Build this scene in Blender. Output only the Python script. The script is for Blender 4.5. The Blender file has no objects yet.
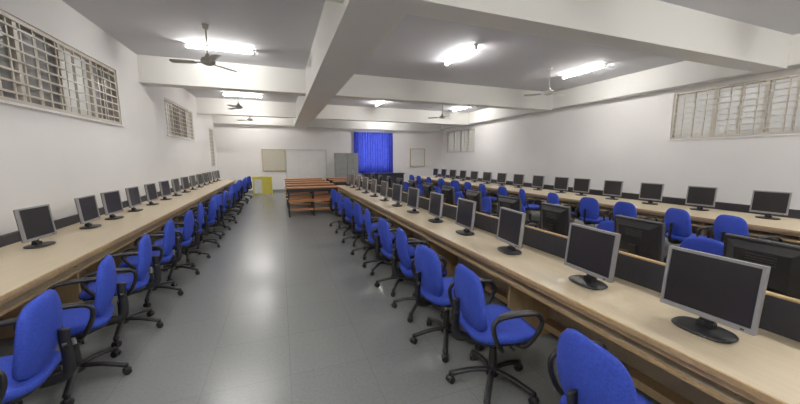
import bpy, math, random
from mathutils import Vector, Matrix
random.seed(7)
sc = bpy.context.scene
sc.view_settings.view_transform = 'Standard'
sc.view_settings.look = 'None'
sc.view_settings.exposure = 1.0
sc.view_settings.gamma = 1.12

# ---------------------------------------------------------------- materials
def mat(name, col, rough=0.6, metal=0.0, spec=0.5, noise=None, bump=0.0, emit=None, transl=0.0):
    m = bpy.data.materials.new(name); m.use_nodes = True
    nt = m.node_tree; b = nt.nodes['Principled BSDF']
    b.inputs['Base Color'].default_value = (*col, 1)
    b.inputs['Roughness'].default_value = rough
    b.inputs['Metallic'].default_value = metal
    b.inputs['Specular IOR Level'].default_value = spec
    tc = nt.nodes.new('ShaderNodeTexCoord')
    if noise:
        scale, amt = noise[0], noise[1]
        mp = nt.nodes.new('ShaderNodeMapping')
        if len(noise) > 2: mp.inputs['Scale'].default_value = noise[2]
        n = nt.nodes.new('ShaderNodeTexNoise'); n.inputs['Scale'].default_value = scale
        n.inputs['Detail'].default_value = 4
        nt.links.new(tc.outputs['Object'], mp.inputs['Vector'])
        nt.links.new(mp.outputs['Vector'], n.inputs['Vector'])
        r = nt.nodes.new('ShaderNodeValToRGB')
        r.color_ramp.elements[0].position = 0.3; r.color_ramp.elements[1].position = 0.7
        r.color_ramp.elements[0].color = (*[c*(1-amt) for c in col], 1)
        r.color_ramp.elements[1].color = (*[min(1, c*(1+amt)) for c in col], 1)
        nt.links.new(n.outputs['Fac'], r.inputs['Fac'])
        nt.links.new(r.outputs['Color'], b.inputs['Base Color'])
        if bump:
            bp = nt.nodes.new('ShaderNodeBump'); bp.inputs['Strength'].default_value = bump
            bp.inputs['Distance'].default_value = 0.002
            nt.links.new(n.outputs['Fac'], bp.inputs['Height']); nt.links.new(bp.outputs['Normal'], b.inputs['Normal'])
    if emit:
        b.inputs['Emission Color'].default_value = (*emit[0], 1)
        b.inputs['Emission Strength'].default_value = emit[1]
    if transl:
        t = nt.nodes.new('ShaderNodeBsdfTranslucent'); t.inputs[0].default_value = (.8, .78, .74, 1)
        mx = nt.nodes.new('ShaderNodeMixShader'); mx.inputs[0].default_value = transl
        out = nt.nodes['Material Output']
        nt.links.new(b.outputs[0], mx.inputs[1]); nt.links.new(t.outputs[0], mx.inputs[2])
        nt.links.new(mx.outputs[0], out.inputs[0])
    return m

M_wall = mat('wall_paint', (0.85, 0.83, 0.81), 0.75, noise=(1.2, 0.02))
M_ceil = mat('ceiling_paint', (0.62, 0.62, 0.65), 0.85, noise=(0.8, 0.03))
M_beam = mat('beam_paint', (0.75, 0.74, 0.70), 0.8, noise=(1.0, 0.02))
M_top = mat('desk_laminate', (0.69, 0.58, 0.40), 0.38, noise=(6, 0.05, (8, 0.6, 1)))
M_edge = mat('desk_edge_wood', (0.50, 0.34, 0.16), 0.45, noise=(5, 0.12, (1, 6, 8)))
M_side = mat('desk_panel_wood', (0.42, 0.29, 0.15), 0.5, noise=(4, 0.1, (6, 6, 1)))
M_under = mat('desk_modesty_panel', (0.36, 0.29, 0.20), 0.6, noise=(4, .1))
M_strip = mat('desk_screen_panel', (0.026, 0.026, 0.036), 0.5, noise=(30, .1))
M_blue = mat('blue_fabric', (0.026, 0.058, 0.42), 0.85, spec=0.3, noise=(90, 0.2), bump=0.4)
M_black = mat('black_plastic', (0.011, 0.011, 0.013), 0.42, noise=(60, .1))
M_silver = mat('silver_bezel', (0.32, 0.32, 0.325), 0.35, metal=0.3, noise=(40, .04))
M_dbezel = mat('dark_bezel', (0.05, 0.05, 0.058), 0.35, noise=(40, .05))
M_screen = mat('lcd_screen', (0.017, 0.015, 0.016), 0.3, noise=(3, .1))
M_metal = mat('chrome_steel', (0.5, 0.5, 0.52), 0.3, metal=0.9, noise=(20, .04))
M_cream = mat('window_enamel', (0.54, 0.49, 0.41), 0.5, noise=(8, .06))
M_glass = mat('window_frosted_glass', (0.17, 0.165, 0.155), 0.25, noise=(2.5, 0.25), transl=.10)
M_glass2 = mat('window_shutter_panel', (0.36, 0.34, 0.31), 0.25, noise=(2.0, 0.25), transl=.35)
M_white = mat('white_enamel', (0.72, 0.72, 0.70), 0.4, noise=(10, .03))
M_fan = mat('fan_enamel', (0.45, 0.43, 0.38), 0.4, noise=(10, .05))
M_tube = mat('fluorescent_glow', (0.9, 0.9, 0.9), 0.5, emit=((1.0, 0.97, 0.93), 72))
M_orange = mat('orange_wood', (0.42, 0.17, 0.06), 0.45, noise=(4, 0.15, (1, 8, 8)))
M_yellow = mat('yellow_laminate', (0.72, 0.62, 0.08), 0.45, noise=(5, .05))
M_board = mat('whiteboard_surface', (0.74, 0.73, 0.70), 0.3, noise=(3, .04))
M_pin = mat('beige_board_surface', (0.55, 0.52, 0.42), 0.7, noise=(30, .06))
M_grey = mat('grey_steel_paint', (0.27, 0.28, 0.27), 0.5, noise=(5, .06))
M_alu = mat('aluminium', (0.5, 0.5, 0.5), 0.4, metal=.6, noise=(9, .04))

# floor
def floor_mat():
    m = bpy.data.materials.new('polished_stone_tiles'); m.use_nodes = True
    nt = m.node_tree; b = nt.nodes['Principled BSDF']
    tc = nt.nodes.new('ShaderNodeTexCoord')
    br = nt.nodes.new('ShaderNodeTexBrick'); br.offset = 0.0; br.squash = 1.0
    br.inputs['Scale'].default_value = 1.0
    br.inputs['Brick Width'].default_value = 0.6; br.inputs['Row Height'].default_value = 0.6
    br.inputs['Mortar Size'].default_value = 0.003
    br.inputs['Color1'].default_value = (0.222, 0.236, 0.233, 1)
    br.inputs['Color2'].default_value = (0.232, 0.246, 0.242, 1)
    br.inputs['Mortar'].default_value = (0.18, 0.19, 0.187, 1)
    n = nt.nodes.new('ShaderNodeTexNoise'); n.inputs['Scale'].default_value = 45; n.inputs['Detail'].default_value = 6
    n2 = nt.nodes.new('ShaderNodeTexNoise'); n2.inputs['Scale'].default_value = 1.0; n2.inputs['Detail'].default_value = 1
    mx = nt.nodes.new('ShaderNodeMix'); mx.data_type = 'RGBA'; mx.blend_type = 'MULTIPLY'
    mx.inputs['Factor'].default_value = 1
    rp = nt.nodes.new('ShaderNodeValToRGB')
    rp.color_ramp.elements[0].position = .3; rp.color_ramp.elements[0].color = (.9, .9, .9, 1)
    rp.color_ramp.elements[1].position = .7; rp.color_ramp.elements[1].color = (1.06, 1.06, 1.06, 1)
    nt.links.new(tc.outputs['Object'], br.inputs['Vector'])
    nt.links.new(tc.outputs['Object'], n.inputs['Vector']); nt.links.new(tc.outputs['Object'], n2.inputs['Vector'])
    nt.links.new(n.outputs['Fac'], rp.inputs['Fac'])
    nt.links.new(br.outputs['Color'], mx.inputs['A']); nt.links.new(rp.outputs['Color'], mx.inputs['B'])
    nt.links.new(mx.outputs['Result'], b.inputs['Base Color'])
    mr = nt.nodes.new('ShaderNodeMapRange')
    mr.inputs['To Min'].default_value = 0.20; mr.inputs['To Max'].default_value = 0.27
    nt.links.new(n2.outputs['Fac'], mr.inputs['Value']); nt.links.new(mr.outputs['Result'], b.inputs['Roughness'])
    b.inputs['Specular IOR Level'].default_value = 0.33
    return m
M_floor = floor_mat()

def curtain_mat():
    m = bpy.data.materials.new('blue_curtain_cloth'); m.use_nodes = True
    nt = m.node_tree; nt.nodes.clear()
    out = nt.nodes.new('ShaderNodeOutputMaterial')
    d = nt.nodes.new('ShaderNodeBsdfDiffuse'); t = nt.nodes.new('ShaderNodeBsdfTranslucent')
    mix = nt.nodes.new('ShaderNodeMixShader'); mix.inputs[0].default_value = 0.35
    w = nt.nodes.new('ShaderNodeTexNoise'); w.inputs['Scale'].default_value = 6
    tc = nt.nodes.new('ShaderNodeTexCoord')
    r = nt.nodes.new('ShaderNodeValToRGB')
    r.color_ramp.elements[0].color = (0.03, 0.045, 0.38, 1); r.color_ramp.elements[1].color = (0.08, 0.11, 0.62, 1)
    nt.links.new(tc.outputs['Object'], w.inputs['Vector']); nt.links.new(w.outputs['Fac'], r.inputs['Fac'])
    nt.links.new(r.outputs[0], d.inputs[0]); nt.links.new(r.outputs[0], t.inputs[0])
    nt.links.new(d.outputs[0], mix.inputs[1]); nt.links.new(t.outputs[0], mix.inputs[2])
    nt.links.new(mix.outputs[0], out.inputs[0])
    return m
M_curt = curtain_mat()

# ---------------------------------------------------------------- mesh builder
class MB:
    def __init__(s): s.v=[]; s.f=[]; s.mi=[]; s.sm=[]; s.mats=[]
    def add(s, vs, fs, m, smooth=False):
        if m not in s.mats: s.mats.append(m)
        k = s.mats.index(m); o = len(s.v)
        s.v += [tuple(v) for v in vs]
        for f in fs: s.f.append([i+o for i in f]); s.mi.append(k); s.sm.append(smooth)
    def box(s, x0,x1,y0,y1,z0,z1, m, T=None):
        vs=[Vector((x,y,z)) for z in (z0,z1) for y in (y0,y1) for x in (x0,x1)]
        if T: vs=[T@v for v in vs]
        s.add(vs,[(0,2,3,1),(4,5,7,6),(0,1,5,4),(2,6,7,3),(0,4,6,2),(1,3,7,5)],m)
    def cyl(s,p0,p1,r0,r1,m,n=14):
        p0=Vector(p0);p1=Vector(p1);d=(p1-p0).normalized()
        a=d.orthogonal().normalized();b=d.cross(a)
        vs=[]
        for p,r in ((p0,r0),(p1,r1)):
            for i in range(n):
                t=2*math.pi*i/n; vs.append(p+a*(r*math.cos(t))+b*(r*math.sin(t)))
        fs=[(i,(i+1)%n,n+(i+1)%n,n+i) for i in range(n)]
        s.add(vs,fs,m,True)
        s.add(vs[:n],[tuple(reversed(range(n)))],m); s.add(vs[n:],[tuple(range(n))],m)
    def tube(s,path,ra,rb,m,n=8,up=(0,0,1),sub=4):
        P=[Vector(p) for p in path]; Q=[]
        for i in range(len(P)-1):
            p0=P[max(i-1,0)];p1=P[i];p2=P[i+1];p3=P[min(i+2,len(P)-1)]
            for k in range(sub):
                t=k/sub
                Q.append(0.5*((2*p1)+(-p0+p2)*t+(2*p0-5*p1+4*p2-p3)*t*t+(-p0+3*p1-3*p2+p3)*t**3))
        Q.append(P[-1]); vs=[]; up=Vector(up)
        for i,q in enumerate(Q):
            d=(Q[min(i+1,len(Q)-1)]-Q[max(i-1,0)]).normalized()
            a=up.cross(d)
            if a.length<1e-3: a=d.orthogonal()
            a.normalize(); b=d.cross(a)
            for k in range(n):
                t=2*math.pi*k/n; vs.append(q+a*(ra*math.cos(t))+b*(rb*math.sin(t)))
        fs=[]
        for i in range(len(Q)-1):
            for k in range(n):
                fs.append((i*n+k,i*n+(k+1)%n,(i+1)*n+(k+1)%n,(i+1)*n+k))
        fs.append(tuple(reversed(range(n)))); fs.append(tuple(range((len(Q)-1)*n,len(Q)*n)))
        s.add(vs,fs,m,True)
    def superq(s,a,b,c,e1,e2,m,fn,n=28,k=10):
        sg=lambda v,e: math.copysign(abs(v)**e,v)
        vs=[]
        for i in range(k+1):
            ph=-math.pi/2+math.pi*i/k
            for j in range(n):
                th=2*math.pi*j/n
                cp=sg(math.cos(ph),e1)
                vs.append(fn(a*sg(math.sin(ph),e1), b*cp*sg(math.cos(th),e2), c*cp*sg(math.sin(th),e2)))
        fs=[(i*n+j,i*n+(j+1)%n,(i+1)*n+(j+1)%n,(i+1)*n+j) for i in range(k) for j in range(n)]
        s.add(vs,fs,m,True)
    def mesh(s,name):
        me=bpy.data.meshes.new(name); me.from_pydata(s.v,[],s.f)
        for m in s.mats: me.materials.append(m)
        for p,k,sm in zip(me.polygons,s.mi,s.sm): p.material_index=k; p.use_smooth=sm
        me.update()
        import bmesh
        bm=bmesh.new(); bm.from_mesh(me); bmesh.ops.recalc_face_normals(bm,faces=bm.faces); bm.to_mesh(me); bm.free()
        return me
def place(name, me, loc=(0,0,0), rz=0.0, bevel=0):
    o=bpy.data.objects.new(name,me); o.location=loc; o.rotation_euler=(0,0,rz)
    sc.collection.objects.link(o)
    if bevel:
        b=o.modifiers.new('bevel','BEVEL'); b.width=bevel; b.segments=2; b.limit_method='ANGLE'; b.angle_limit=math.radians(50)
    return o

# ---------------------------------------------------------------- room
XL,XR,YB,YF,H = -2.75, 9.0, -2.6, 17.0, 3.83
mb=MB(); mb.box(XL-.2,XR+.2,YB-.2,YF+.2,-.1,0,M_floor); place('floor',mb.mesh('floor'))
mb=MB(); mb.box(XL-.2,XR+.2,YB-.2,YF+.2,H,H+.12,M_ceil); place('ceiling',mb.mesh('ceiling'))
def wall(name,axis,a0,a1,l0,l1,ops):
    mb=MB()
    def bx(u0,u1,z0,z1):
        if axis=='Y': mb.box(a0,a1,u0,u1,z0,z1,M_wall)
        else: mb.box(u0,u1,a0,a1,z0,z1,M_wall)
    c=l0
    for (u0,u1,z0,z1) in sorted(ops):
        bx(c,u0,0,H); bx(u0,u1,0,z0); bx(u0,u1,z1,H); c=u1
    bx(c,l1,0,H)
    return place(name,mb.mesh(name))
LW=[(3.6,7.6,2.26,3.25),(10.2,13.1,2.26,3.22),(15.7,16.6,1.3,2.9)]
RW=[(1.2,5.2,2.1,3.2),(13.7,16.5,1.95,3.1)]
wall('wall_left','Y',XL-.2,XL,YB,YF,LW)
wall('wall_right','Y',XR,XR+.2,YB,YF,RW)
wall('wall_back','X',YF,YF+.2,XL,XR,[(3.9,5.65,1.1,2.9)])
wall('wall_front','X',YB-.2,YB,XL,XR,[])
def window(name,x,sgn,op,pane,nm,hb,vb):
    y0,y1,z0,z1=op; mb=MB()
    def bx(d0,d1,u0,u1,w0,w1,m):
        a,b=sorted((x+sgn*d0,x+sgn*d1)); mb.box(a,b,u0,u1,w0,w1,m)
    bx(-.14,-.02,y0,y1,z0,z0+.05,M_cream); bx(-.14,-.02,y0,y1,z1-.05,z1,M_cream)
    bx(-.14,-.02,y0,y0+.05,z0+.05,z1-.05,M_cream); bx(-.14,-.02,y1-.05,y1,z0+.05,z1-.05,M_cream)
    w=(y1-y0)/nm
    for i in range(1,nm): bx(-.13,-.03,y0+i*w-.03,y0+i*w+.03,z0+.05,z1-.05,M_cream)
    for i in range(nm): bx(-.10,-.085,y0+i*w+.0,y0+(i+1)*w,z0+.05,z1-.05,pane if i%3 else M_glass2)
    for i in range(nm):
        c=y0+(i+.5)*w; bx(-.085,-.07,c-.018,c+.018,z0+.05,z1-.05,M_cream)
    for i in range(hb):
        z=z0+(i+1)*(z1-z0)/(hb+1); bx(-.03,-.018,y0+.04,y1-.04,z-.011,z+.011,M_cream)
    for i in range(vb):
        c=y0+(i+1)*(y1-y0)/(vb+1); bx(-.042,-.03,c-.012,c+.012,z0+.04,z1-.04,M_cream)
    bx(-.2,.03,y0-.03,y1+.03,z0-.03,z0-.0,M_wall)
    place(name,mb.mesh(name))
window('window_1',XL,1,LW[0],M_glass,5,7,18)
window('window_2',XL,1,LW[1],M_glass,4,7,14)
window('window_3',XL,1,LW[2],M_glass,1,9,3)
window('window_4',XR,-1,RW[0],M_glass2,5,8,18)
window('window_5',XR,-1,RW[1],M_glass2,4,7,10)
# back window frame
mb=MB()
mb.box(3.9,5.65,17.05,17.1,1.1,1.16,M_cream); mb.box(3.9,5.65,17.05,17.1,2.84,2.9,M_cream)
for x in (3.9,4.46,5.03,5.59): mb.box(x,x+.06,17.05,17.1,1.16,2.84,M_cream)
mb.box(3.9,5.65,17.06,17.09,2.3,2.35,M_cream)
place('window_6',mb.mesh('window_6'))
# curtain
mb=MB(); NX=160; vs=[]; fs=[]
for r,z in enumerate((0.85,1.3,1.9,2.5,3.0)):
    for i in range(NX+1):
        x=3.68+2.16*i/NX
        vs.append((x,16.86+.035*math.sin(i*.62)+.012*math.sin(i*.23+r*.5),z))
for r in range(4):
    for i in range(NX): fs.append((r*(NX+1)+i,r*(NX+1)+i+1,(r+1)*(NX+1)+i+1,(r+1)*(NX+1)+i))
mb.add(vs,fs,M_curt,True)
mb.cyl((3.60,16.86,3.03),(5.92,16.86,3.03),.015,.015,M_metal)
for x in (3.63,5.89): mb.box(x-.01,x+.01,16.86,16.995,3.01,3.05,M_metal)
place('blue_curtain',mb.mesh('blue_curtain'))
# beams
MX0,MX1=.70,1.33
mb=MB(); mb.box(MX0,MX1,YB,YF,3.15,H,M_beam); place('ceiling_beam',mb.mesh('main_beam'))
for y0 in (-2.0,3.25,8.65,13.8):
    mb=MB(); mb.box(XL,MX0,y0,y0+.35,3.26,H,M_beam); place('ceiling_beam',mb.mesh('cross_beam'))
    mb=MB(); mb.box(MX1,XR-.3,y0,y0+.35,3.26,H,M_beam); place('ceiling_beam',mb.mesh('cross_beam'))
mb=MB(); mb.box(XR-.3,XR,YB,YF,3.3,H,M_beam); place('ceiling_beam',mb.mesh('wall_beam'))
mb=MB(); mb.box(XL,MX0,YF-.3,YF,3.2,H,M_beam); place('ceiling_beam',mb.mesh('end_beam'))
mb=MB(); mb.box(MX1,XR-.3,YF-.3,YF,3.15,H,M_beam); place('ceiling_beam',mb.mesh('end_beam'))
mb=MB(); mb.box(XL,XR,YF-.02,YF,0,.1,M_grey); place('baseboard_back',mb.mesh('bb'))
mb=MB(); mb.box(XR-.02,XR,YB,YF-.02,0,.1,M_grey); place('baseboard_right',mb.mesh('bb'))
mb=MB(); mb.box(XL,XL+.02,YB,YF-.02,0,.1,M_grey); place('baseboard_left',mb.mesh('bb'))

# ---------------------------------------------------------------- tubes and fans
mb=MB(); mb.box(-.63,.63,-.03,.03,-.03,0,M_white)
mb.cyl((-.58,0,-.058),(.58,0,-.058),.022,.022,M_tube,12)
for s in (-1,1): mb.box(s*.6-.02,s*.6+.02,-.025,.025,-.085,-.03,M_white)
ME_tube=mb.mesh('tube_light')
for x,y,ax in [(-1.0,7.5,0),(-1.1,12.6,0),(-1.0,15.6,0),(-1.0,1.6,0),(3.67,6.24,1),(7.2,6.25,1),(3.8,12.4,1),(7.5,12.6,1),
               (3.7,1.2,1),(7.2,1.2,1),(5.0,15.5,0),(-1.0,-.8,0),(3.7,-.9,1),(7.2,-1.0,1)]:  # tubes behind the camera are unseen, added to light the room
    place('fluorescent_tube_light',ME_tube,(x,y,H),math.pi/2*ax)
mb=MB()
mb.cyl((0,0,0),(0,0,-.07),.055,.04,M_fan); mb.cyl((0,0,-.05),(0,0,-.52),.011,.011,M_fan)
mb.cyl((0,0,-.46),(0,0,-.53),.03,.05,M_fan)
mb.cyl((0,0,-.53),(0,0,-.57),.09,.115,M_fan,24); mb.cyl((0,0,-.57),(0,0,-.61),.115,.11,M_fan,24); mb.cyl((0,0,-.61),(0,0,-.64),.11,.05,M_fan,24)
for k in range(3):
    T=Matrix.Rotation(k*2*math.pi/3,4,'Z')
    mb.box(.10,.22,-.02,.02,-.605,-.595,M_metal,T)
    T2=T@Matrix.Translation((0,0,-.60))@Matrix.Rotation(math.radians(9),4,'X')
    w0,w1=.055,.07
    vs=[(.19,-w0,0),(.55,-w1,0),(.58,0,0),(.55,w1,0),(.19,w0,0)]
    vs=[T2@Vector((a,b,z)) for z in (-.004,.004) for a,b,_ in vs]
    mb.add(vs,[(4,3,2,1,0),(5,6,7,8,9)]+[(i,(i+1)%5,5+(i+1)%5,5+i) for i in range(5)],M_fan)
ME_fan=mb.mesh('fan')
for x,y,r in [(-1.05,6.4,.9),(-1.15,11.6,.1),(-1.1,15.2,.6),(6.3,6.4,.2),(6.1,11.6,.5),(6.3,1.0,.2)]:
    place('ceiling_fan',ME_fan,(x,y,H),r)

# ---------------------------------------------------------------- desks (row along Y)
DH=.75
def desk_row(name, xf, xb, y0, y1, strip_h, strip_t=.03, step=1.56):
    s=1 if xb>xf else -1
    mb=MB()
    def bx(a,b,ya,yb,z0,z1,m):
        p,q=sorted((xf+s*a,xf+s*b)); mb.box(p,q,ya,yb,z0,z1,m)
    D=abs(xb-xf)
    bx(.012,D,y0,y1,DH-.03,DH,M_top)
    bx(0,.012,y0,y1,DH-.034,DH,M_edge)
    bx(.03,.05,y0,y1,DH-.075,DH-.034,M_edge)
    bx(.07,.42,y0+.03,y1-.03,.595,.613,M_top); bx(.055,.07,y0+.03,y1-.03,.590,.615,M_edge)
    n=max(1,round((y1-y0)/step)); 
    for i in range(n+1):
        y=y0+(y1-y0-.025)*i/n
        bx(.12,D-.03,y,y+.025,0,DH-.03,M_side)
    bx(D-.05,D-.03,y0+.025,y1-.025,.12,DH-.03,M_under)
    bx(D-.16,D-.05,y0+.025,y1-.025,.10,.16,M_side)
    if strip_h: bx(D,D+strip_t,y0,y1,DH-.3,DH+strip_h,M_strip); 
    if strip_h: bx(D-.004,D+strip_t+.004,y0,y1,DH+strip_h,DH+strip_h+.012,M_edge if strip_h>.15 else M_strip)
    return place(name,mb.mesh(name),bevel=.003)
desk_row('computer_desk', -1.76, -2.70, -1.0, 15.2, .10)
desk_row('computer_desk', 1.71, 2.36, .48, 10.6, .19)
desk_row('computer_desk', 3.05, 2.395, .48, 10.6, 0)
desk_row('computer_desk', 6.0, 7.2, -.3, 14.2, .12)

# ---------------------------------------------------------------- monitor
def monitor(bez):
    mb=MB()
    mb.superq(.011,.095,.13,.4,.75,M_black,lambda t,b,c:(b+.0,c,.011+t),n=28,k=6)
    mb.box(-.045,.0,-.035,.035,.015,.05,M_black)
    T0=Matrix.Translation((-.03,0,.04))@Matrix.Rotation(math.radians(-6),4,'Y')
    mb.box(-.012,.014,-.03,.03,0,.16,M_black,T0)
    T=Matrix.Translation((.0,0,.245))@Matrix.Rotation(math.radians(-5),4,'Y')
    w,h=.195,.165
    b=.015
    mb.box(-.012,.016,-w,w,h-b,h,bez,T); mb.box(-.012,.016,-w,w,-h,-h+b+.010,bez,T)
    mb.box(-.012,.016,-w,-w+b,-h+b+.010,h-b,bez,T); mb.box(-.012,.016,w-b,w,-h+b+.010,h-b,bez,T)
    mb.box(-.010,.009,-w+b,w-b,-h+b+.010,h-b,M_screen,T)
    mb.box(-.022,-.012,-w+.004,w-.004,-h+.004,h-.004,M_black,T)
    vs=[]
    for x,k in ((-.022,1),(-.05,.72)):
        for y,z in ((-1,-1),(1,-1),(1,1),(-1,1)): vs.append(T@Vector((x,y*(w-.02)*k,z*(h-.02)*k)))
    mb.add(vs,[(3,2,1,0),(4,5,6,7)]+[(i,(i+1)%4,4+(i+1)%4,4+i) for i in range(4)],M_black)
    for i in range(4): mb.box(-.053,-.049,-.07,.07,.03+i*.016,.034+i*.016,M_dbezel,T)
    mb.box(.016,.018,w-.05,w-.035,-h+.008,-h+.016,M_black,T)
    return mb.mesh('monitor')
ME_mon=monitor(M_silver); ME_mon2=monitor(M_dbezel)
def j(a): return random.uniform(-a,a)
for i,y in enumerate([3.35,4.30,5.25,5.9,6.65,7.45,8.25,9.05,9.85,10.65,11.45,12.25,13.05,13.85,14.6]):
    place('computer_monitor',ME_mon,(-2.36,y,DH+.001),math.radians(-2)+j(.08),bevel=.003)
for y in [2.5,1.6]: place('computer_monitor',ME_mon2,(-2.36,y,DH+.001),0,bevel=.003)
for i,y in enumerate([.92,1.6,2.45,3.25,4.03,4.86,5.65,6.45,7.25,8.05,8.85,9.6,10.3]):
    place('computer_monitor',ME_mon,(2.04,y,DH+.001),math.pi+([0.03,-.06,-.12,-.05][i] if i<4 else j(.07)),bevel=.003)
for y in [.98,1.72,2.57,3.3,4.1,4.9,5.7,6.5,7.3,8.1,8.9,9.7]:
    place('computer_monitor',ME_mon2,(2.72,y,DH+.001),j(.08),bevel=.003)
for y in [.9,1.7,2.5,3.34,4.14,4.92,5.7,6.3,7.1,7.9,8.7,9.5,10.3,11.1,11.9,12.7,13.5]:
    place('computer_monitor',ME_mon,(6.8,y,DH+.001),math.pi+.1+j(.08),bevel=.003)

# ---------------------------------------------------------------- office chair (faces +X)
mb=MB()
for k in range(5):
    a=2*math.pi*k/5+.3; c,s_=math.cos(a),math.sin(a)
    mb.tube([(c*.03,s_*.03,.125),(c*.15,s_*.15,.115),(c*.30,s_*.30,.075)],.022,.016,M_black,8)
    mb.cyl((c*.30,s_*.30,.045),(c*.30,s_*.30,.085),.012,.016,M_black,8)
    ca=a+1.1*k; ax=Vector((math.cos(ca),math.sin(ca),0)); p=Vector((c*.30,s_*.30,.028))
    for q in (-1,1): mb.cyl(p+ax*(.006*q),p+ax*(.025*q),.028,.026,M_black,14)
    mb.superq(.02,.03,.03,1,1,M_black,lambda t_,b,c_,p=p:(p.x+b,p.y+c_,.042+t_),n=10,k=6)
mb.cyl((0,0,.09),(0,0,.15),.045,.038,M_black,16)
mb.cyl((0,0,.15),(0,0,.30),.030,.026,M_black,14)
mb.cyl((0,0,.30),(0,0,.41),.016,.016,M_metal,12)
mb.box(-.12,.10,-.08,.08,.395,.43,M_black)
mb.cyl((.02,-.08,.41),(.02,-.22,.40),.007,.007,M_black,8)
def seatf(t,b,c):
    z=.475+t
    if b>.12: z-= (b-.12)**2*1.6
    z+= .10*c*c
    return (b+.01,c*(1-.12*(b<0)*(-b/.24)),z)
mb.superq(.022,.225,.225,.5,.5,M_black,lambda t,b,c:seatf(t-.032,b,c))
mb.superq(.042,.24,.24,.6,.48,M_blue,seatf,n=36,k=12)
TB=Matrix.Translation((-.235,0,.70))@Matrix.Rotation(math.radians(-9),4,'Y')
def backf(t,b,c):
    w=b*(1.0-.10*max(0,c/.22))
    return TB@Vector((t+.9*b*b-.02*math.cos(c*9)+.02,w,c))
mb.superq(.034,.198,.215,.6,.60,M_blue,backf,n=36,k=12)
mb.tube([(-.05,0,.41),(-.2,0,.405),(-.285,0,.43),(-.30,0,.52),(-.295,0,.64),(-.30,0,.70)],.028,.009,M_black,8,up=(0,1,0.001))
mb.cyl((-.29,-.0,.60),(-.31,0,.605),.022,.018,M_black,12)
for q in (-1,1):
    mb.tube([(-.06,q*.17,.43),(-.09,q*.25,.435),(-.14,q*.275,.50),(-.175,q*.28,.60),(-.15,q*.28,.665),(.0,q*.28,.685),(.12,q*.28,.675),(.17,q*.28,.61),(.13,q*.278,.52),(.07,q*.25,.44),(.04,q*.17,.43)],.016,.013,M_black,8,up=(0,1,0))
    mb.superq(.014,.145,.03,.6,.6,M_black,lambda t,b,c,q=q:(b-.01,q*.28+c,.69+t-(b*b)*.8),n=20,k=6)
ME_chair=mb.mesh('chair')
def chair(x,y,rz): place('office_chair',ME_chair,(x,y,0),rz)
for i,y in enumerate([.84,1.78,2.40,3.04,3.7,4.42,5.2,6.05,6.9,7.7]):
    chair(1.38 if i!=2 else 1.34,y,(j(.22) if i>1 else [-.12,-.1][i]))
for i,y in enumerate([1.5,2.2,2.88,3.62,4.45,5.2,5.95,6.7,7.45,8.2,8.95,9.7,10.5,11.3,12.1,12.9,13.7,14.5]):
    chair(-1.48+(j(.06) if i>3 else 0),y,math.pi+[.1,.12,.25,.2][i] if i<4 else math.pi+j(.35))
for y in [.9,1.7,2.5,3.35,4.2,5.1,6.1,7.1,8.1,9.2]: chair(3.42,y,math.pi+j(.4))
for y in [.6,1.4,2.28,2.88,3.7,4.4,5.2,6.1,6.9,7.8,8.6,9.5,10.4,11.4,12.4,13.2]: chair(5.66,y,j(.45))

# ---------------------------------------------------------------- centre benches/tables
mb=MB()
L=1.45
mb.box(0,L,0,.42,.80,.83,M_orange); mb.box(.05,L-.05,.02,.04,.42,.50,M_orange)
mb.box(.05,L-.05,.05,.38,.60,.615,M_black)
mb.box(.03,L-.03,.015,.03,.70,.80,M_black)
for x in (.06,L/2,L-.06):
    mb.box(x-.018,x+.018,.03,.066,0,.80,M_black); mb.box(x-.018,x+.018,.36,.396,0,.80,M_black)
    mb.box(x-.015,x+.015,.066,.36,.10,.13,M_black)
    mb.box(x-.015,x+.015,.396,.75,.10,.13,M_black)
    mb.box(x-.018,x+.018,.56,.596,0.13,.43,M_black); mb.box(x-.018,x+.018,.74,.776,0,.43,M_black)
mb.box(.06,L-.06,.035,.06,.18,.24,M_orange); mb.box(.06,L-.06,.36,.385,.13,.17,M_black)
mb.box(0,L,.50,.80,.43,.455,M_orange)
ME_bench=mb.mesh('bench')
for i,y in enumerate([9.3,10.3,11.3,12.3,13.3]): place('classroom_bench_desk',ME_bench,(.12+.02*(i%2),y,0),0,bevel=.003)
for i,y in enumerate([11.4,12.4,13.4]): place('classroom_bench_desk',ME_bench,(1.75,y,0),0,bevel=.003)

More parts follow.
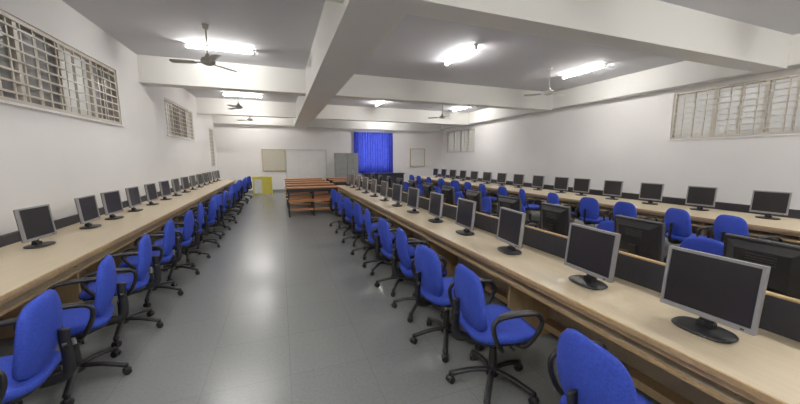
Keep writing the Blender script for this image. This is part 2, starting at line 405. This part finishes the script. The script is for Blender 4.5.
# ---------------------------------------------------------------- end wall items
YW=16.99
def board(name,X0,X1,Z0,Z1,face,fr):
    mb=MB()
    mb.box(X0,X1,16.955,YW,Z0,Z1,face)
    mb.box(X0-.03,X0,16.94,YW,Z0-.03,Z1+.03,fr); mb.box(X1,X1+.03,16.94,YW,Z0-.03,Z1+.03,fr)
    mb.box(X0,X1,16.94,YW,Z1,Z1+.03,fr); mb.box(X0,X1,16.92,YW,Z0-.03,Z0,fr)
    place(name,mb.mesh(name))
board('whiteboard',.3,2.22,.64,2.04,M_board,M_alu)
board('notice_board',-.78,.22,1.05,2.04,M_pin,M_side)
board('wall_chart_board',6.95,7.8,1.2,2.15,M_board,M_edge)
mb=MB(); mb.box(-1.2,-.35,15.3,15.9,.80,.83,M_yellow)
mb.box(-1.17,-.38,15.33,15.36,.05,.80,M_yellow)
mb.box(-1.17,-1.14,15.36,15.87,0,.80,M_yellow); mb.box(-.41,-.38,15.36,15.87,0,.80,M_yellow)
mb.box(-1.10,-.80,15.32,15.33,.12,.72,M_white); mb.box(-.95,-.5,15.45,15.75,.83,.87,M_white)
place('yellow_teacher_desk',mb.mesh('yellow_desk'),bevel=.004)
mb=MB()
for k in range(2):
    x=2.6+k*.59
    mb.box(x,x+.57,16.25,16.70,.06,1.9,M_grey)
    for q in (0,1): mb.box(x+.02+q*.28,x+.28+q*.28,16.235,16.25,.12,1.86,M_grey)
    mb.box(x+.25,x+.265,16.215,16.235,.9,1.05,M_metal); mb.box(x+.31,x+.325,16.215,16.235,.9,1.05,M_metal)
    for a in (.03,.51):
        for b in (16.27,16.63): mb.box(x+a,x+a+.04,b,b+.04,0,.06,M_black)
place('steel_cupboard',mb.mesh('steel_cupboard'),bevel=.004)
mb=MB(); mb.box(3.95,6.2,15.9,16.5,.82,.86,M_black); mb.box(4.0,6.15,15.95,15.98,.1,.82,M_strip)
for x in (4.0,5.05,6.12): mb.box(x,x+.03,15.98,16.45,0,.82,M_grey)
place('dark_work_table',mb.mesh('dark_table'),bevel=.004)

# ---------------------------------------------------------------- world + camera
w=bpy.data.worlds.new('World'); sc.world=w; w.use_nodes=True
nt=w.node_tree; bg=nt.nodes['Background']
bg.inputs['Color'].default_value=(.88,.93,1,1); bg.inputs['Strength'].default_value=2.2

cam=bpy.data.cameras.new('Camera'); co=bpy.data.objects.new('Camera',cam); sc.collection.objects.link(co)
cam.sensor_width=36; cam.lens=320/800*36; cam.clip_start=.02
co.location=(0,0,1.65); co.rotation_euler=(math.radians(90-7.83),0,math.radians(-20.4))
sc.camera=co
